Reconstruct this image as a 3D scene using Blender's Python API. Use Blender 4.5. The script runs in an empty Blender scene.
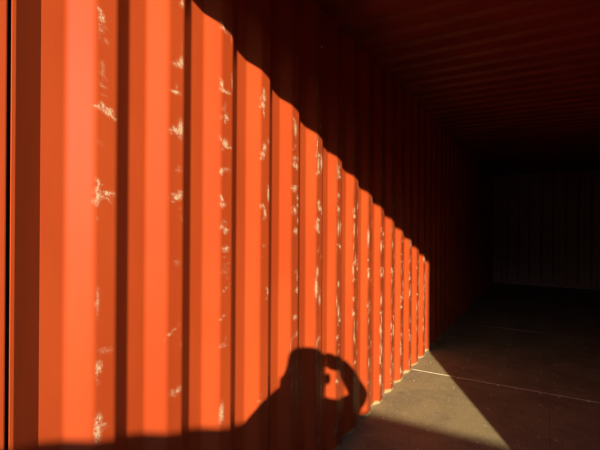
import bpy, bmesh, math, random
import numpy as np
from mathutils import Vector, Matrix
random.seed(4); RNG = np.random.default_rng(7)
sc = bpy.context.scene
C = sc.collection

# ---------------------------------------------------------------- camera, sky, sun, exposure
CAM = Vector((1.0906, -0.25, 1.3602))
YAW, ROLL, FPX = math.radians(30.276), 0.00676, 420.67
fwd = Vector((-math.sin(YAW), math.cos(YAW), 0)); rgt = Vector((math.cos(YAW), math.sin(YAW), 0)); up = Vector((0, 0, 1))
cr = rgt*math.cos(ROLL) + up*math.sin(ROLL); cu = up*math.cos(ROLL) - rgt*math.sin(ROLL)
cd = bpy.data.cameras.new('camera'); cd.sensor_width = 36; cd.lens = 36*FPX/600; cd.clip_start = 0.02; cd.clip_end = 200
cam = bpy.data.objects.new('camera', cd); C.objects.link(cam)
M = Matrix((cr, cu, -fwd)).transposed().to_4x4(); M.translation = CAM
cam.matrix_world = M; sc.camera = cam

SUN = Vector((-0.513, 1.0, -0.345)).normalized()          # the way the sunlight travels
sd = bpy.data.lights.new('sun', 'SUN'); sd.energy = 11.5; sd.angle = math.radians(0.53); sd.color = (1.0, 0.86, 0.62)
so = bpy.data.objects.new('sun', sd); C.objects.link(so)
so.rotation_euler = SUN.to_track_quat('-Z', 'Y').to_euler(); so.location = (4, -8, 6)

w = bpy.data.worlds.new('sky'); sc.world = w; w.use_nodes = True
nt = w.node_tree; bg = nt.nodes['Background']
sk = nt.nodes.new('ShaderNodeTexSky'); sk.sky_type = 'NISHITA'; sk.sun_disc = False
sk.sun_elevation = math.asin(-SUN.z); sk.sun_rotation = math.atan2(-SUN.x, -SUN.y)
sk.air_density = 1.0; sk.ozone_density = 3.0; sk.dust_density = 0.3
nt.links.new(sk.outputs[0], bg.inputs[0]); bg.inputs[1].default_value = 0.27

vs = sc.view_settings
vs.view_transform = 'Standard'; vs.look = 'None'; vs.gamma = 1; vs.use_curve_mapping = False
vs.exposure = 0.0

# ---------------------------------------------------------------- helpers
def link(name, me, mats=None, parent=None, kind=None, smooth=False):
    o = bpy.data.objects.new(name, me); C.objects.link(o)
    for m in (mats or []): me.materials.append(m)
    if parent: o.parent = parent
    if kind: o['kind'] = kind
    if smooth: me.polygons.foreach_set('use_smooth', [True]*len(me.polygons))
    return o

def tag(o, label, cat, group=None):
    o['label'] = label; o['category'] = cat
    if group: o['group'] = group
    return o

def box(bm, x0, x1, y0, y1, z0, z1, bevel=0.0):
    vs_ = [bm.verts.new(p) for p in ((x0,y0,z0),(x1,y0,z0),(x1,y1,z0),(x0,y1,z0),(x0,y0,z1),(x1,y0,z1),(x1,y1,z1),(x0,y1,z1))]
    fs = [bm.faces.new([vs_[i] for i in f]) for f in ((3,2,1,0),(4,5,6,7),(0,1,5,4),(1,2,6,5),(2,3,7,6),(3,0,4,7))]
    if bevel:
        es = list({e for f in fs for e in f.edges})
        bmesh.ops.bevel(bm, geom=es, offset=bevel, segments=2, affect='EDGES', profile=0.6)

def bm_obj(name, bm, mat, parent=None, kind=None, smooth=False):
    me = bpy.data.meshes.new(name); bm.normal_update(); bm.to_mesh(me); bm.free()
    return link(name, me, [mat] if mat else [], parent, kind, smooth)

def tube(bm, pts, rad, n=14):
    """closed tapered tube through pts with rounded ends"""
    pts = [Vector(p) for p in pts]
    t0 = (pts[1]-pts[0]).normalized(); t1 = (pts[-1]-pts[-2]).normalized()
    P, R = [], []
    for k in (0.98, 0.8, 0.45): P.append(pts[0]-t0*rad[0]*k); R.append(rad[0]*math.sqrt(1-k*k))
    P += pts; R += list(rad)
    for k in (0.45, 0.8, 0.98): P.append(pts[-1]+t1*rad[-1]*k); R.append(rad[-1]*math.sqrt(1-k*k))
    ref = Vector((0.31, 0.17, 0.93)); rings = []
    for i, p in enumerate(P):
        t = (P[min(i+1, len(P)-1)]-P[max(i-1, 0)]).normalized()
        a = t.cross(ref)
        if a.length < 0.2: a = t.cross(Vector((1, 0, 0)))
        a.normalize(); b = t.cross(a)
        rings.append([bm.verts.new(p+(a*math.cos(q)+b*math.sin(q))*R[i]) for q in (2*math.pi*j/n for j in range(n))])
    for r0, r1 in zip(rings, rings[1:]):
        for j in range(n): bm.faces.new((r0[j], r0[(j+1) % n], r1[(j+1) % n], r1[j]))
    bm.faces.new(rings[0][::-1]); bm.faces.new(rings[-1])

def ball(bm, c, rx, ry, rz, axes, e=2.0, nu=24, nv=16):
    """(super)ellipsoid; axes = three direction vectors"""
    c = Vector(c); ax, ay, az = axes
    def sp(v): return math.copysign(abs(v)**(2/e), v)
    rows = []
    for i in range(1, nv):
        th = math.pi*i/nv
        rows.append([bm.verts.new(c+ax*(rx*sp(math.sin(th))*sp(math.cos(ph)))+ay*(ry*sp(math.sin(th))*sp(math.sin(ph)))+az*(rz*sp(math.cos(th)))) for ph in (2*math.pi*j/nu for j in range(nu))])
    t = bm.verts.new(c+az*rz); b = bm.verts.new(c-az*rz)
    for j in range(nu):
        k = (j+1) % nu
        bm.faces.new((t, rows[0][j], rows[0][k])); bm.faces.new((b, rows[-1][k], rows[-1][j]))
        for i in range(len(rows)-1): bm.faces.new((rows[i][j], rows[i+1][j], rows[i+1][k], rows[i][k]))

def remesh(o, size, smooth=2):
    m = o.modifiers.new('remesh', 'REMESH'); m.mode = 'VOXEL'; m.voxel_size = size; m.use_smooth_shade = True
    s = o.modifiers.new('smooth', 'SMOOTH'); s.factor = 0.5; s.iterations = smooth

# ---------------------------------------------------------------- materials
class NT:
    def __init__(s, name):
        s.m = bpy.data.materials.new(name); s.m.use_nodes = True
        s.t = s.m.node_tree; s.b = s.t.nodes['Principled BSDF']
    def n(s, typ, **kw):
        o = s.t.nodes.new(typ)
        for k, v in kw.items(): setattr(o, k, v)
        return o
    def l(s, a, b): s.t.links.new(a, b)
    def coords(s, scale):
        g = s.n('ShaderNodeNewGeometry'); mp = s.n('ShaderNodeMapping'); mp.inputs['Scale'].default_value = scale
        s.l(g.outputs['Position'], mp.inputs[0]); return mp.outputs[0]
    def noise(s, scale, vec=(1,1,1), detail=4, rough=0.55):
        o = s.n('ShaderNodeTexNoise'); o.inputs['Scale'].default_value = scale; o.inputs['Detail'].default_value = detail
        o.inputs['Roughness'].default_value = rough
        s.l(s.coords(vec), o.inputs['Vector']); return o.outputs['Fac']
    def ramp(s, fac, a, b, lo=0.0, hi=1.0):
        o = s.n('ShaderNodeMapRange'); o.interpolation_type = 'SMOOTHSTEP'
        for i, v in zip((1,2,3,4), (a, b, lo, hi)): o.inputs[i].default_value = v
        s.l(fac, o.inputs[0]); return o.outputs[0]
    def math(s, op, a, b=None, c=None):
        o = s.n('ShaderNodeMath', operation=op)
        for i, v in enumerate((a, b, c)):
            if v is None: continue
            if isinstance(v, (int, float)): o.inputs[i].default_value = v
            else: s.l(v, o.inputs[i])
        return o.outputs[0]
    def mix(s, fac, a, b):
        o = s.n('ShaderNodeMix', data_type='RGBA')
        for sock, v in ((o.inputs[0], fac), (o.inputs[6], a), (o.inputs[7], b)):
            if isinstance(v, (int, float)): sock.default_value = v
            elif isinstance(v, tuple): sock.default_value = (*v, 1)
            else: s.l(v, sock)
        return o.outputs[2]
    def bump(s, h, strength, dist=0.002):
        o = s.n('ShaderNodeBump'); o.inputs['Strength'].default_value = strength; o.inputs['Distance'].default_value = dist
        s.l(h, o.inputs['Height']); s.l(o.outputs[0], s.b.inputs['Normal'])
    def base(s, col):
        if isinstance(col, tuple): s.b.inputs['Base Color'].default_value = (*col, 1)
        else: s.l(col, s.b.inputs['Base Color'])
    def set(s, **kw):
        for k, v in kw.items():
            i = s.b.inputs[k.replace('_', ' ')]
            if isinstance(v, (int, float)): i.default_value = v
            else: s.l(v, i)
        return s

ORANGE, ORANGE_D, CREAM = (0.405, 0.059, 0.0125), (0.35, 0.047, 0.0095), (0.62, 0.46, 0.30)
def paint(name, worn):
    k = NT(name)
    col = k.mix(k.ramp(k.noise(2.2, (1, 1, 0.5), 5), 0.35, 0.7), ORANGE, ORANGE_D)
    rough = 0.42
    if worn:
        at = k.n('ShaderNodeAttribute', attribute_name='wear'); at.attribute_type = 'GEOMETRY'
        wv = k.math('ADD', at.outputs['Fac'], k.math('MULTIPLY', k.math('SUBTRACT', k.noise(210, (1, 1, 0.7), 6, 0.75), 0.5), 1.5))
        m = k.math('MAXIMUM', k.ramp(wv, 0.30, 0.60), k.math('MULTIPLY', k.ramp(at.outputs['Fac'], 0.08, 0.5), k.ramp(k.noise(90, (1, .4, 1.6), 5, 0.7), 0.38, 0.72, 0.05, 0.6)))
        # thin random horizontal and slanted scratches
        st = k.ramp(k.noise(16, (0.3, 0.5, 9), 3, 0.6), 0.735, 0.76, 0, 0.35)
        m2 = k.math('MULTIPLY', st, k.ramp(k.noise(5, (1, 1, 1), 2), 0.55, 0.65))
        tone = k.mix(k.noise(60), CREAM, (0.50, 0.30, 0.17))
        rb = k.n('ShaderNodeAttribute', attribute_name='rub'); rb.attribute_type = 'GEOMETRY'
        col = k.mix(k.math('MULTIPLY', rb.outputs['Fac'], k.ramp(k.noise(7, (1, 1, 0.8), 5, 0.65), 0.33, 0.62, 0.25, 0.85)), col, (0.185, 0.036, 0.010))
        # worn-through floor edge: bare primer and dust within a few centimetres of the floor
        sep = k.n('ShaderNodeSeparateXYZ'); g = k.n('ShaderNodeNewGeometry'); k.l(g.outputs['Position'], sep.inputs[0])
        low = k.ramp(k.math('ADD', sep.outputs['Z'], k.math('MULTIPLY', k.math('SUBTRACT', k.noise(14, (1, 1, 1), 4), 0.5), 0.09)), 0.026, 0.008)
        col = k.mix(m2, col, (0.52, 0.2, 0.1)); col = k.mix(m, col, tone); col = k.mix(low, col, (0.36, 0.27, 0.13))
        rough = k.math('ADD', 0.40, k.math('MULTIPLY', m, 0.35))
    k.base(col); k.set(Roughness=rough)
    k.bump(k.noise(7, (1, 1, 0.4), 3), 0.25, 0.004)
    return k.m
M_WALL = paint('orange_wall_paint', True)
M_PAINT = paint('orange_paint', False)
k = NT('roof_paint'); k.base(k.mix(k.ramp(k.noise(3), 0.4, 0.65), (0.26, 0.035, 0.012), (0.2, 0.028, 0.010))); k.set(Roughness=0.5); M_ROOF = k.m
k = NT('end_paint'); k.base(k.mix(k.noise(4, (1, 1, .3)), (0.50, 0.27, 0.20), (0.40, 0.22, 0.16))); k.set(Roughness=0.6); M_END = k.m

def plywood():
    k = NT('worn_plywood')
    oi = k.n('ShaderNodeObjectInfo')
    grain = k.noise(9, (6, 0.5, 1), 6, 0.65)
    stain = k.noise(2.6, (1, 1, 1), 6, 0.62)
    scr = k.ramp(k.noise(22, (7, 0.5, 1), 3, 0.5), 0.61, 0.66)
    scr2 = k.ramp(k.noise(20, (0.6, 5, 1), 3, 0.5), 0.66, 0.71)
    c = k.mix(k.ramp(stain, 0.36, 0.66), (0.30, 0.235, 0.115), (0.20, 0.152, 0.078))
    c = k.mix(k.math('MULTIPLY', k.ramp(grain, 0.4, 0.7), 0.45), c, (0.24, 0.185, 0.095))
    c = k.mix(k.math('MULTIPLY', k.math('MAXIMUM', scr, scr2), 0.6), c, (0.47, 0.40, 0.245))
    scr3 = k.ramp(k.noise(30, (3.2, 1.0, 1), 2, 0.5), 0.655, 0.70)
    c = k.mix(k.math('MULTIPLY', scr3, 0.5), c, (0.45, 0.38, 0.23))
    c = k.mix(k.ramp(k.noise(5, (1, 1, 1), 6, 0.7), 0.52, 0.7, 0, 0.55), c, (0.13, 0.10, 0.055))
    c = k.mix(k.math('MULTIPLY', oi.outputs['Random'], 0.25), c, (0.2, 0.155, 0.09))
    k.base(c); k.set(Roughness=k.ramp(stain, 0.3, 0.7, 0.55, 0.8))
    k.bump(k.math('ADD', grain, k.math('MULTIPLY', scr, 0.4)), 0.35, 0.002)
    return k.m
M_PLY = plywood()
def plain(name, col, rough=0.6, metal=0.0, var=0.15, sc_=20):
    k = NT(name); d = tuple(c*(1-var) for c in col)
    k.base(k.mix(k.noise(sc_), col, d)); k.set(Roughness=rough, Metallic=metal); return k.m
M_STRIP = plain('joint_filler', (0.66, 0.56, 0.40), 0.4)
M_STEEL = plain('dusty_steel', (0.33, 0.26, 0.15), 0.65, 0.0, 0.35, 25)
M_SCREW = plain('worn_screw_steel', (0.70, 0.66, 0.60), 0.3, 1.0)
M_DARK = plain('dark_void', (0.03, 0.025, 0.022), 0.9)
M_DIRT = plain('yard_gravel', (0.20, 0.17, 0.14), 0.95, 0, 0.4, 6)
M_CONC = plain('concrete', (0.33, 0.31, 0.28), 0.9, 0, 0.25, 5)
M_BLOCKER = plain('sky_blocker_grey', (0.16, 0.155, 0.15), 0.9)
M_SKIN = plain('skin', (0.55, 0.33, 0.24), 0.5, 0, 0.08)
M_HAIR = plain('dark_hair', (0.03, 0.02, 0.015), 0.5)
M_JACKET = plain('dark_jacket', (0.035, 0.037, 0.045), 0.85)
M_TROUSER = plain('dark_trousers', (0.04, 0.045, 0.07), 0.85)
M_SHOE = plain('dark_leather', (0.03, 0.022, 0.018), 0.5)
M_PHONE = plain('black_phone_shell', (0.015, 0.015, 0.017), 0.3)
M_GLASS = plain('dark_glass', (0.01, 0.01, 0.012), 0.08)
M_EYE = plain('eye_white', (0.75, 0.72, 0.68), 0.3)
M_LIP = plain('lips', (0.45, 0.17, 0.14), 0.5)

# ---------------------------------------------------------------- measures of the container (metres)
W, H, LEN = 2.27, 2.605, 10.94          # inside width, height, length
PER, DEP, SEG = 0.2637, 0.0330, 0.066   # wall corrugation: pitch, depth, width of each face
Y0 = 0.279                              # far edge of the first proud face of the left wall
JAMB, HEAD = 2.255, 2.480               # inner edge of the right door post, underside of the door header

def corr(t, per, seg, dep):
    """offset from the proud face (0) to the recess (-dep); t=0 is the far edge of a proud face"""
    t = t % per
    if t < seg: return -dep*t/seg
    if t < 2*seg: return -dep
    if t < 3*seg: return -dep*(1-(t-2*seg)/seg)
    return 0.0
def corr_r(t, per, seg, dep, r=0.0075):
    return sum(corr(t+(i-2)*r/2, per, seg, dep) for i in range(5))/5

SCUFFS = [(0.489,1.972,0.015,0.014,'b'),(0.493,1.943,0.012,0.028,'v'),(0.496,1.91,0.025,0.045,'d'),(0.512,1.882,0.025,0.017,'d'),(0.494,1.801,0.022,0.04,'f'),(0.497,1.754,0.028,0.062,'f'),(0.491,1.696,0.031,0.023,'b'),(0.513,1.678,0.045,0.026,'b'),(0.533,1.668,0.026,0.012,'b'),(0.487,1.472,0.015,0.025,'b'),(0.484,1.438,0.018,0.039,'b'),(0.506,1.445,0.044,0.026,'b'),(0.528,1.444,0.026,0.009,'h'),(0.484,1.396,0.012,0.039,'f'),(0.492,1.583,0.031,0.011,'f'),(0.486,1.145,0.018,0.068,'f'),(0.491,0.955,0.015,0.034,'v'),(0.488,0.919,0.015,0.025,'f'),(0.512,0.997,0.045,0.006,'h'),(0.489,0.775,0.018,0.062,'v'),(0.501,0.781,0.028,0.02,'b'),(0.492,0.81,0.019,0.023,'v'),(0.794,2.12,0.023,0.034,'b'),(0.782,1.905,0.045,0.027,'b'),(0.795,1.92,0.018,0.034,'v'),(0.769,1.809,0.04,0.007,'h'),(0.77,1.677,0.04,0.017,'b'),(0.793,1.688,0.028,0.055,'v'),(0.762,1.672,0.035,0.007,'h'),(0.772,1.449,0.045,0.017,'b'),(0.79,1.457,0.032,0.028,'b'),(0.8,1.396,0.019,0.048,'f'),(0.781,1.546,0.027,0.017,'f'),(0.783,1.227,0.036,0.014,'f'),(0.759,0.996,0.062,0.01,'d'),(0.8,0.942,0.018,0.017,'f'),(0.787,0.79,0.041,0.021,'b'),(0.774,0.781,0.036,0.014,'f'),(0.712,0.967,0.042,0.02,'f'),(1.012,2.126,0.023,0.035,'b'),(1.042,2.119,0.042,0.012,'d'),(1.003,1.905,0.023,0.046,'b'),(1.027,1.881,0.06,0.008,'h'),(1.021,1.828,0.03,0.055,'f'),(1.028,1.783,0.036,0.039,'b'),(1.023,1.68,0.047,0.051,'b'),(1.053,1.669,0.031,0.02,'b'),(1.03,1.575,0.06,0.008,'h'),(1.006,1.564,0.012,0.023,'v'),(1.007,1.463,0.017,0.047,'b'),(1.014,1.44,0.035,0.019,'b'),(1.02,1.37,0.035,0.047,'f'),(1.032,1.339,0.048,0.024,'b'),(1.033,1.264,0.048,0.032,'b'),(1.034,1.212,0.048,0.055,'f'),(1.04,1.16,0.054,0.04,'f'),(1.035,1.106,0.054,0.024,'d'),(1.018,0.998,0.047,0.012,'d'),(1.019,0.885,0.035,0.031,'f'),(1.031,0.905,0.024,0.024,'f'),(1.016,0.624,0.029,0.071,'v'),(1.283,1.952,0.023,0.04,'b'),(1.276,1.892,0.046,0.053,'b'),(1.291,1.927,0.023,0.036,'v'),(1.279,1.675,0.046,0.044,'b'),(1.294,1.708,0.031,0.036,'v'),(1.328,1.5,0.016,0.064,'v'),(1.281,1.448,0.031,0.022,'b'),(1.297,1.413,0.031,0.072,'b'),(1.291,1.247,0.031,0.072,'f'),(1.325,1.055,0.024,0.045,'b'),(1.246,0.593,0.104,0.035,'f'),(1.552,1.876,0.029,0.03,'b'),(1.562,1.838,0.029,0.06,'v'),(1.553,1.751,0.039,0.035,'f'),(1.554,1.696,0.039,0.035,'b'),(1.574,1.658,0.039,0.035,'b'),(1.545,1.664,0.029,0.025,'b'),(1.556,1.541,0.049,0.04,'b'),(1.557,1.435,0.058,0.04,'b'),(1.578,1.33,0.02,0.04,'b'),(1.571,1.123,0.029,0.051,'f'),(1.623,1.01,0.041,0.031,'b'),(1.565,0.892,0.039,0.05,'f'),(1.774,1.841,0.035,0.044,'v'),(1.811,1.748,0.047,0.022,'b'),(1.811,1.699,0.024,0.088,'v'),(1.847,1.709,0.024,0.078,'v'),(1.755,1.616,0.023,0.076,'v'),(1.812,1.654,0.059,0.022,'b'),(1.814,1.483,0.047,0.044,'b'),(1.827,1.45,0.06,0.033,'b'),(1.816,1.389,0.036,0.033,'b'),(1.804,1.355,0.047,0.055,'b'),(1.817,1.322,0.036,0.028,'b'),(1.818,1.222,0.036,0.044,'f'),(1.808,1.101,0.024,0.055,'v'),(1.798,1.014,0.035,0.099,'v'),(1.834,0.942,0.024,0.056,'v'),(2.072,1.684,0.043,0.036,'b'),(2.086,1.655,0.057,0.024,'b'),(1.992,1.474,0.135,0.018,'d'),(2.075,1.459,0.057,0.043,'b'),(2.077,1.344,0.029,0.085,'v'),(2.093,1.233,0.058,0.024,'b'),(2.082,1.002,0.029,0.037,'v'),(2.085,0.831,0.029,0.073,'v'),(2.1,0.779,0.044,0.037,'b'),(2.328,1.118,0.067,0.033,'b'),(2.313,1.067,0.033,0.066,'v'),(2.297,0.996,0.082,0.026,'b'),(2.316,0.876,0.05,0.033,'b'),(2.317,0.777,0.05,0.053,'b'),(2.323,1.422,0.05,0.04,'b'),(2.306,1.454,0.033,0.046,'v'),(2.487,1.121,0.148,0.028,'b'),(2.468,1.143,0.037,0.034,'v'),(2.563,1.108,0.077,0.021,'b'),(2.767,1.124,0.13,0.038,'b'),(2.788,1.161,0.044,0.06,'v'),(2.579,1.271,0.059,0.114,'v'),(2.56,1.222,0.058,0.042,'b'),(2.584,1.007,0.059,0.086,'b'),(2.568,0.789,0.058,0.043,'b'),(2.859,0.98,0.068,0.062,'b'),(2.862,0.787,0.046,0.077,'v'),(3.047,1.123,0.101,0.032,'b'),(3.07,1.227,0.051,0.057,'v'),(3.287,1.117,0.113,0.017,'h'),(3.347,0.992,0.058,0.07,'v'),(3.055,0.758,0.051,0.097,'v'),(2.554,0.516,0.038,0.099,'v'),(2.844,0.56,0.068,0.038,'b'),(3.164,0.492,0.053,0.1,'v'),(3.571,0.58,0.097,0.046,'b'),(3.775,0.458,0.071,0.173,'v'),(3.599,0.768,0.065,0.074,'v'),(4.071,0.605,0.08,0.184,'v'),(3.842,0.64,0.073,0.097,'v'),(2.87,0.4,0.046,0.093,'v'),(3.308,0.186,0.057,0.121,'v'),(3.092,0.164,0.077,0.066,'v'),(2.852,0.175,0.068,0.077,'v')]

def wear_strokes():
    """soft strokes (y, z, half_y, half_z, angle, strength) of bare paint on the proud faces"""
    out = []
    for (y, z, wy, hz, kd) in SCUFFS:
        if kd == 'v': out.append((y, z, 0.006+wy*0.3, hz*0.62, random.uniform(-.05, .05), 0.62))
        elif kd == 'h': out.append((y, z, wy*0.6, 0.0045+hz*0.3, random.uniform(-.1, .1), 0.62))
        elif kd == 'd': out.append((y, z, wy*0.7, 0.006, 0.5, 0.5))
        elif kd == 'f':
            for _ in range(4):
                out.append((y+random.uniform(-.4, .4)*wy, z+random.uniform(-.5, .5)*hz, wy*.5, random.uniform(.003, .008), random.uniform(-.3, .5), 0.36))
        else:
            out.append((y+wy*.1, z, wy*.36, hz*.34, random.uniform(-.5, .5), 0.66))
            for _ in range(4):
                a = random.uniform(-.8, .8)
                out.append((y+random.uniform(-.5, .3)*wy, z+random.uniform(-.6, .6)*hz, wy*random.uniform(.25, .6), max(.004, hz*random.uniform(.06, .14)), a, 0.5))
    # the rest of the wall, further in and higher up: knocks along the near edge of every proud face
    for kk in range(1, 41):
        ye = Y0+kk*PER
        n = 9 if kk < 5 else (26 if kk < 8 else (40 if kk < 11 else 70))
        wide = 1 if kk < 10 else 1.7
        for _ in range(n):
            z = random.uniform(0.06, 2.3)
            if kk < 5 and z < 2.1-ye*0.35: 
                if random.random() < .75: continue
            y = ye-SEG*random.choice((random.uniform(0, 1), random.uniform(.7, 1.05), random.uniform(0, .2)))
            if random.random() < .6: out.append((y, z, wide*random.uniform(.004, .010), random.uniform(.012, .055), random.uniform(-.12, .12), random.uniform(.38, .62)))
            else: out.append((y, z, wide*random.uniform(.008, .03), random.uniform(.004, .018), random.uniform(-.7, .7), random.uniform(.4, .62)))
    return out

def profile_samples(y_from, y_to, y0, per, seg, fine):
    offs = (0, .003, .006, .009, .020, .033, .046, .057, .060, .063) if fine else (0, .004, .033, .062)
    ys = set()
    for kk in range(-2, int((y_to-y0)/per)+2):
        for s in range(4):
            for o in offs:
                y = y0+kk*per+s*seg+o*seg/.066
                if y_from+.002 < y < y_to-.002: ys.add(round(y, 5))
    return [y_from]+sorted(ys)+[y_to]

def side_wall(name, xp, sign, y_from, y_to, mat, fine_to=None, thick=0.003):
    """vertical corrugated steel sheet along y; sign=+1: the room lies towards +x"""
    me_v, me_f, wear = [], [], []
    parts = [(y_from, y_to, False)] if fine_to is None else [(y_from, fine_to, True), (fine_to, y_to, False)]
    for a, b, fine in parts:
        ys = profile_samples(a, b, Y0, PER, SEG, fine)
        zs = np.linspace(-0.02, H+0.01, 220 if fine else 40)
        base = len(me_v)
        for y in ys:
            x = xp+sign*corr_r(y-Y0, PER, SEG, DEP)
            if y < Y0+1.5*SEG: x = xp-sign*DEP*min(1, max(0, y-0.2685)/(Y0+SEG-0.2685))    # the wall's first bend, out of the post
            for z in zs: me_v.append((x, y, float(z)))
        nz = len(zs)
        for i in range(len(ys)-1):
            for j in range(nz-1):
                q = (base+i*nz+j, base+(i+1)*nz+j, base+(i+1)*nz+j+1, base+i*nz+j+1)
                me_f.append(q if sign < 0 else q[::-1])
    me = bpy.data.meshes.new(name); me.from_pydata(me_v, [], me_f); me.update()
    o = link(name, me, [mat], None, 'structure')
    return o
# ---------------------------------------------------------------- setting: the left wall in view
wall = side_wall('wall_left', 0.0, 1, 0.262, LEN, M_WALL, fine_to=4.6)
me = wall.data
co = np.empty(len(me.vertices)*3, np.float32); me.vertices.foreach_get('co', co); co = co.reshape(-1, 3)
wear = np.zeros(len(co), np.float32)
proud = np.clip(1-(-co[:, 0])/0.012, 0, 1)                       # knocks reach only what stands proud
order = np.argsort(co[:, 1], kind='stable'); ysort = co[order, 1]
for (y, z, hy, hz, an, st) in wear_strokes():
    r = max(hy, hz)*1.9
    a, b = np.searchsorted(ysort, (y-r, y+r)); ix = order[a:b]
    if len(ix) == 0: continue
    dy = co[ix, 1]-y; dz = co[ix, 2]-z
    u = (dy*math.cos(an)+dz*math.sin(an))/hy; v = (-dy*math.sin(an)+dz*math.cos(an))/hz
    wear[ix] = np.maximum(wear[ix], st*np.exp(-(u*u+v*v)*0.8)*proud[ix])
at = me.attributes.new('wear', 'FLOAT', 'POINT'); at.data.foreach_set('value', wear)
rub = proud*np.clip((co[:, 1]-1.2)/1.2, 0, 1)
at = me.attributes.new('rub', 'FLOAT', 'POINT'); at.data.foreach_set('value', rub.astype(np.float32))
sol = wall.modifiers.new('sheet', 'SOLIDIFY'); sol.thickness = 0.003; sol.offset = -1

# corner post beside it: flat plate, then the dark slot, then the wall's rounded first edge
bm = bmesh.new(); box(bm, -0.16, 0.0, -0.0, 0.2542, -0.15, H+0.1, 0.004)
bm_obj('trim_1', bm, M_PAINT, None, 'structure')
bm = bmesh.new(); box(bm, -0.16, -0.05, 0.2545, 0.32, -0.15, H+0.1); bm_obj('trim_2', bm, M_DARK, None, 'structure')
bm = bmesh.new(); box(bm, -0.06, -0.0385, 0.30, LEN, H-0.06, H+0.06, 0.004); bm_obj('trim_3', bm, M_PAINT, None, 'structure')   # top rail
bm = bmesh.new(); box(bm, -0.09, -0.0385, 0.30, LEN, -0.15, 0.0, 0.004); bm_obj('trim_4', bm, M_PAINT, None, 'structure')       # bottom rail
bm = bmesh.new(); box(bm, -0.0375, 0.0015, 0.262, LEN, -0.03, -0.001); fl = bm_obj('trim_5', bm, M_STEEL, None, 'structure')  # floor flange in the pockets

def bolt(name, y, z, r, parent, px, mat=M_SCREW):
    bm = bmesh.new()
    ball(bm, (px+r*.3, y, z), r*.6, r, r, (Vector((1, 0, 0)), Vector((0, 1, 0)), Vector((0, 0, 1))), 2, 16, 8)
    return bm_obj(name, bm, mat, parent, None, True)
# small plate with one bright rivet high on the wall, and a lashing eye far in
bm = bmesh.new(); box(bm, -0.001, 0.006, 1.80, 1.866, 2.31, 2.40, 0.003); pl = bm_obj('vent_plate', bm, M_PAINT, wall)
bolt('rivet', 1.832, 2.352, 0.008, pl, 0.006)
bm = bmesh.new()
pts = [(0.012+0.035*math.sin(t), 9.40+0.03*math.cos(t), 2.12) for t in [i*math.pi/8 for i in range(9)]]
tube(bm, pts, [0.008]*9, 10); bm_obj('lashing_eye', bm, M_SCREW, wall, None, True)

# right wall, end wall, roof
wr = side_wall('wall_right', W, -1, 0.243, LEN, M_PAINT)
sol = wr.modifiers.new('sheet', 'SOLIDIFY'); sol.thickness = 0.003; sol.offset = -1
bm = bmesh.new(); box(bm, JAMB, W+0.16, 0.0, 0.243, -0.15, H+0.1, 0.004); bm_obj('trim_6', bm, M_PAINT, None, 'structure')
bm = bmesh.new(); box(bm, 0.001, JAMB-.001, 0.0, 0.10, HEAD, H+0.1, 0.003); bm_obj('trim_7', bm, M_PAINT, None, 'structure')
bm = bmesh.new(); box(bm, 0.001, JAMB-.001, 0.0, 0.12, -0.15, 0.0, 0.003); bm_obj('trim_8', bm, M_STEEL, None, 'structure')

EP = 0.2375
xs = profile_samples(-0.035, W+0.035, 0.03, EP, EP/4, False)
vv, ff = [], []
for x in xs:
    y = LEN-corr_r(x-0.03, EP, EP/4, 0.04)-0.04
    vv += [(x, y, -0.04), (x, y, 1.2), (x, y, H+0.01)]
for i in range(len(xs)-1):
    for j in range(2): ff.append((i*3+j, (i+1)*3+j, (i+1)*3+j+1, i*3+j+1))
me = bpy.data.meshes.new('wall_back'); me.from_pydata(vv, [], ff)
wb = link('wall_back', me, [M_END], None, 'structure')
sol = wb.modifiers.new('sheet', 'SOLIDIFY'); sol.thickness = 0.003; sol.offset = -1
bm = bmesh.new(); box(bm, -0.03, W+0.03, LEN-0.06, LEN-0.005, 0.0, 0.05, 0.0); bm_obj('baseboard_back', bm, M_END, None, 'structure')

RP = 0.204
vv, ff = [], []
ys = [0.09]
for kk in range(0, 56):
    b = 0.24+kk*RP
    ys += [b, b+.03, b+.085, b+.115]
ys = [y for y in ys if y < LEN]+[LEN]
for y in ys:
    t = (y-0.24) % RP
    d = 0 if y < .235 else (0.0 if t < .002 or t > RP-.002 else (0.018 if .025 < t < .09 else 0.0))
    vv += [(-0.035, y, H-0.018+d), (W+0.035, y, H-0.018+d)]
for i in range(len(ys)-1): ff.append((2*i, 2*i+2, 2*i+3, 2*i+1))
me = bpy.data.meshes.new('ceiling'); me.from_pydata(vv, [], ff)
ce = link('ceiling', me, [M_ROOF], None, 'structure')
sol = ce.modifiers.new('sheet', 'SOLIDIFY'); sol.thickness = 0.003; sol.offset = 1

# ---------------------------------------------------------------- floor: base, plywood sheets, joint strips, screws
bm = bmesh.new(); box(bm, -0.03, W+0.03, 0.12, LEN-0.01, -0.15, -0.029); floor = bm_obj('floor', bm, M_DARK, None, 'structure')
XM = 1.123
JY = [0.125, 1.49, 3.735, 5.975, 8.215, 10.45, LEN-0.062]
for c, (x0, x1) in enumerate(((0.002, XM-.0008), (XM+.0008, W-.002))):
    for y0, y1 in zip(JY, JY[1:]):
        bm = bmesh.new(); g = 0.0038
        dz = random.uniform(-.0006, .0006)
        box(bm, x0, x1, y0+g, y1-g, -0.028, dz, 0.0015)
        bm_obj('plywood_sheet', bm, M_PLY, floor)
for c, (x0, x1) in enumerate(((0.004, XM-.004), (XM+.004, W-.004))):
    xa = x0
    for i, y in enumerate(JY[1:-1]):
        x0 = xa
        if (c, i) in ((1, 2), (0, 4)): continue
        if (c, i) == (0, 2): x0 = 0.43
        bm = bmesh.new(); box(bm, x0, x1, y-.0036, y+.0036, -0.028, 0.0022, 0.0012)
        bm_obj('joint_strip', bm, M_STRIP, floor)
bm = bmesh.new()
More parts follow.
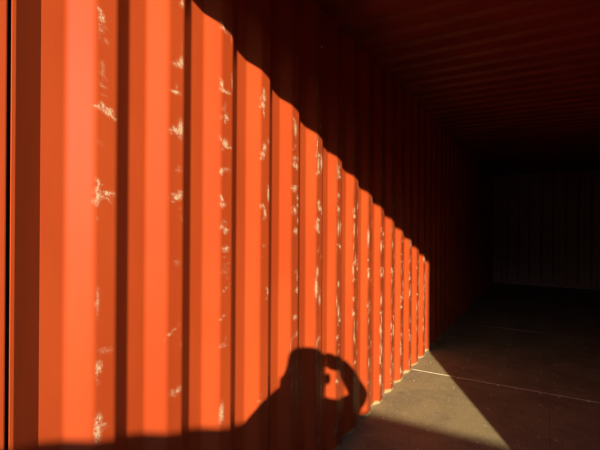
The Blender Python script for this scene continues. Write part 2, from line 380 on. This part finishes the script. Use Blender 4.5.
cols = (0.10, 0.42, 0.735, 1.068, 1.178, 1.49, 1.83, 2.16)
for r_ in range(-8, 28):
    y = 3.735+r_*0.2825
    if not 0.2 < y < LEN-.2: continue
    near = any(abs(y-j) < .1 for j in JY[1:-1])
    for x in cols + ((0.66, 0.87, 1.386, 1.6) if near else ()):
        if random.random() < .06: continue
        bmesh.ops.create_uvsphere(bm, u_segments=10, v_segments=6, radius=0.0075,
            matrix=Matrix.Translation((x+random.gauss(0, .012), y-(0.03 if near else 0)+random.gauss(0, .006), 0.0)) @ Matrix.Diagonal((1, 1, 0.55, 1)))
o = bm_obj('floor_screws', bm, M_SCREW, floor, 'stuff', True)

# ---------------------------------------------------------------- outside: yard and the long wall behind the photographer
GZ = -0.20
bm = bmesh.new(); box(bm, -30, 34, -40, 14, GZ-.1, GZ); bm_obj('ground', bm, M_DIRT, None, 'structure')
BY = -2.55; BZ = 1.005+0.345*2.30
bm = bmesh.new(); box(bm, -3, 7, BY-.2, BY, GZ-.05, BZ-.06); box(bm, -3.02, 7.02, BY-.23, BY, BZ-.06, BZ, 0.004)
bm_obj('wall_yard', bm, M_CONC, None, 'structure')

bm = bmesh.new(); box(bm, -60, 60, -42, -30, GZ-.05, 7.2); bm_obj('sky_blocker', bm, M_BLOCKER, None, 'structure')      # unseen long block, added to cut off the low sky and dim the upper wall

# ---------------------------------------------------------------- the photographer, whose shadow falls on the wall
dh = Vector((-0.513, 1.0, 0)).normalized(); rh = Vector((dh.y, -dh.x, 0)); uz = Vector((0, 0, 1)); AX = (rh, dh, uz)
UP = 0.014
def P(u, s, z): return CAM+rh*u+dh*s+uz*(z+UP if z > -1.4 else z)
FZ = GZ-CAM.z                       # ground, seen from the camera's height
person = bpy.data.objects.new('person', None); C.objects.link(person); person.location = P(-.07, -.4, FZ)
tag(person, 'person standing in the container doorway raising a phone, casting the shadow', 'person')
bpy.context.view_layer.update()
def pchild(name, bm, mat, size=None, sm=2, smooth=True):
    for v in bm.verts: v.co -= person.location
    o = bm_obj(name, bm, mat, person, None, smooth)
    if size: remesh(o, size, sm)
    return o
HC = (-.078, -.32, -.016)
SR, ER, WR = (.105, -.39, -.245), (.263, -.20, -.228), (.130, -.035, -.070)
SL, EL, WL = (-.262, -.39, -.262), (-.35, -.20, -.38), (-.166, -.07, -.168)
HIPR, KNR, ANR = (.03, -.41, -.70), (.045, -.39, -1.10), (.05, -.42, FZ+.09-UP)
HIPL, KNL, ANL = (-.17, -.41, -.70), (-.19, -.37, -1.10), (-.20, -.40, FZ+.09-UP)
def fingers(bm, palm, roots, tips, mids, rad):
    for a, m_, b, r in zip(roots, mids, tips, rad): tube(bm, (P(*a), P(*m_), P(*b)), (r, r*.95, r*.8), 10)
bm = bmesh.new()
ball(bm, P(*HC), .078, .098, .122, AX, 2.2)                              # skull
ball(bm, P(-.078, -.265, -.075), .056, .052, .07, AX)                    # jaw
tube(bm, (P(-.078, -.215, -.005), P(-.078, -.205, -.04)), (.009, .015), 10)   # nose
for s in (-1, 1):
    ball(bm, P(-.078+s*.114, -.335, -.055), .017, .024, .036, AX)          # ears
    ball(bm, P(-.078+s*.085, -.335, -.05), .03, .012, .02, AX)
    tube(bm, (P(-.078+s*.05, -.232, .018), P(-.078+s*.015, -.222, .016)), (.008, .008), 8)   # brows
tube(bm, (P(-.078, -.33, -.08), P(-.078, -.37, -.22)), (.058, .065), 16)  # neck
tube(bm, (P(-.078, -.39, -.26), P(-.075, -.40, -.45), P(-.07, -.41, -.68)), (.10, .115, .12), 18)   # trunk under the jacket
for S_, E_, W_ in ((SR, ER, WR), (SL, EL, WL)):
    tube(bm, (P(*S_), P(*E_)), (.05, .04), 14); tube(bm, (P(*E_), P(*W_)), (.042, .026), 14)
for A, B, D in ((HIPR, KNR, ANR), (HIPL, KNL, ANL)):
    tube(bm, (P(*A), P(*B)), (.085, .055), 16); tube(bm, (P(*B), P(*D)), (.055, .035), 16)
    tube(bm, (P(*D), P(D[0], D[1]+.14, FZ+.035-UP)), (.034, .03), 12)
# right hand: palm beside the phone's right end, four fingers over its front, thumb behind
ball(bm, P(.092, -.022, -.055), .042, .017, .042, AX, 2.4)
fingers(bm, None, [(.075, -.010, -.020), (.072, -.008, -.038), (.072, -.008, -.056), (.076, -.010, -.074)],
        [(.024, .006, -.012), (.020, .006, -.030), (.021, .006, -.049), (.027, .006, -.066)],
        [(.045, .010, -.013), (.042, .011, -.032), (.042, .011, -.051), (.046, .010, -.069)], (.0085, .009, .0085, .0075))
tube(bm, (P(.085, -.035, -.088), P(.052, -.034, -.082), P(.024, -.028, -.066)), (.014, .0125, .011), 10)
# left hand: under the phone's left end, fingers in front, thumb behind
ball(bm, P(-.155, -.03, -.125), .036, .018, .045, AX, 2.4)
fingers(bm, None, [(-.172, -.015, -.085), (-.155, -.012, -.078), (-.138, -.012, -.078), (-.122, -.015, -.085)],
        [(-.125, .006, -.028), (-.112, .006, -.036), (-.100, .006, -.046), (-.092, .006, -.056)],
        [(-.158, .010, -.048), (-.136, .012, -.054), (-.119, .012, -.062), (-.106, .010, -.070)], (.0085, .009, .0085, .0075))
tube(bm, (P(-.135, -.042, -.11), P(-.115, -.038, -.085), P(-.10, -.030, -.062)), (.0125, .011, .009), 10)
body = pchild('body', bm, M_SKIN, 0.005, 3)
for s in (-1, 1):
    bm = bmesh.new(); ball(bm, P(-.078+s*.031, -.2345, -.004), .012, .011, .0095, AX); pchild('eye', bm, M_EYE)
bm = bmesh.new(); tube(bm, (P(-.098, -.219, -.087), P(-.078, -.213, -.085), P(-.058, -.219, -.087)), (.005, .007, .005), 10); pchild('mouth', bm, M_LIP)
bm = bmesh.new()                                                          # thick short hair: cap open at the face
ball(bm, P(-.078, -.345, .012), .096, .108, .108, AX, 2.9)
ball(bm, P(-.078, -.375, -.055), .106, .075, .085, AX, 2.2)
ball(bm, P(-.074, -.375, -.118), .094, .07, .08, AX)
pchild('hair', bm, M_HAIR, 0.008, 2)
bm = bmesh.new()                                                          # jacket with sleeves and a collar
tube(bm, (P(-.075, -.385, -.25), P(-.075, -.395, -.33), P(-.07, -.40, -.50), P(-.07, -.405, -.74)), (.12, .155, .15, .165), 22)
tube(bm, (P(*SR), P(-.078, -.39, -.225), P(*SL)), (.076, .095, .076), 16)
tube(bm, (P(-.20, -.36, -.255), P(-.078, -.38, -.20), P(.05, -.38, -.25)), (.08, .10, .08), 16)
tube(bm, (P(-.078, -.37, -.19), P(-.078, -.38, -.23)), (.095, .11), 16)
for S_, E_, W_ in ((SR, ER, WR), (SL, EL, WL)):
    S_, E_, W_ = P(*S_), P(*E_), P(*W_)
    tube(bm, (S_, S_.lerp(E_, .5), E_), (.07, .056, .062), 16); tube(bm, (E_, E_.lerp(W_, .35), E_.lerp(W_, .7), E_.lerp(W_, .95)), (.066, .062, .055, .044), 16)
tube(bm, (P(.17, -.29, -.27), P(.235, -.215, -.29), P(.262, -.19, -.262)), (.055, .062, .058), 16)
ball(bm, P(-.165, -.36, -.175), .06, .06, .06, AX)
pchild('jacket', bm, M_JACKET, 0.009, 3)
bm = bmesh.new()
tube(bm, (P(.02, -.41, -.72), P(-.07, -.41, -.70), P(-.16, -.41, -.72)), (.11, .12, .11), 18)
for A, B, D in ((HIPR, KNR, ANR), (HIPL, KNL, ANL)):
    tube(bm, (P(*A), P(*B)), (.105, .075), 18); tube(bm, (P(*B), P(D[0], D[1], D[2]-.01)), (.075, .055), 18)
pchild('trousers', bm, M_TROUSER, 0.01, 3)
for D in (ANR, ANL):
    bm = bmesh.new(); h_ = FZ-UP
    ball(bm, P(D[0], D[1], h_+.055), .046, .06, .055, AX, 2.5); ball(bm, P(D[0], D[1]+.11, h_+.04), .048, .12, .04, AX, 2.8)
    pchild('shoe', bm, M_SHOE, 0.007, 2)

# the phone
pc = P(-.055, -.0105, -.029-UP)
phone = bpy.data.objects.new('phone', None); C.objects.link(phone); phone.location = pc
phone.rotation_euler = Matrix((rh, dh, uz)).transposed().to_euler()
tag(phone, 'black phone held sideways in both hands of the person in the doorway', 'phone')
bm = bmesh.new(); box(bm, -.075, .075, -.004, .004, -.037, .037, 0.003); bm_obj('phone_body', bm, M_PHONE, phone)
bm = bmesh.new(); box(bm, -.071, .071, -.0046, -.0040, -.033, .033, 0.0002); bm_obj('screen', bm, M_GLASS, phone)
bm = bmesh.new(); bmesh.ops.create_cone(bm, cap_ends=True, segments=20, radius1=.008, radius2=.007, depth=.003, matrix=Matrix.Translation((.055, .0054, .029)) @ Matrix.Rotation(-math.pi/2, 4, 'X')); bm_obj('lens', bm, M_GLASS, phone)
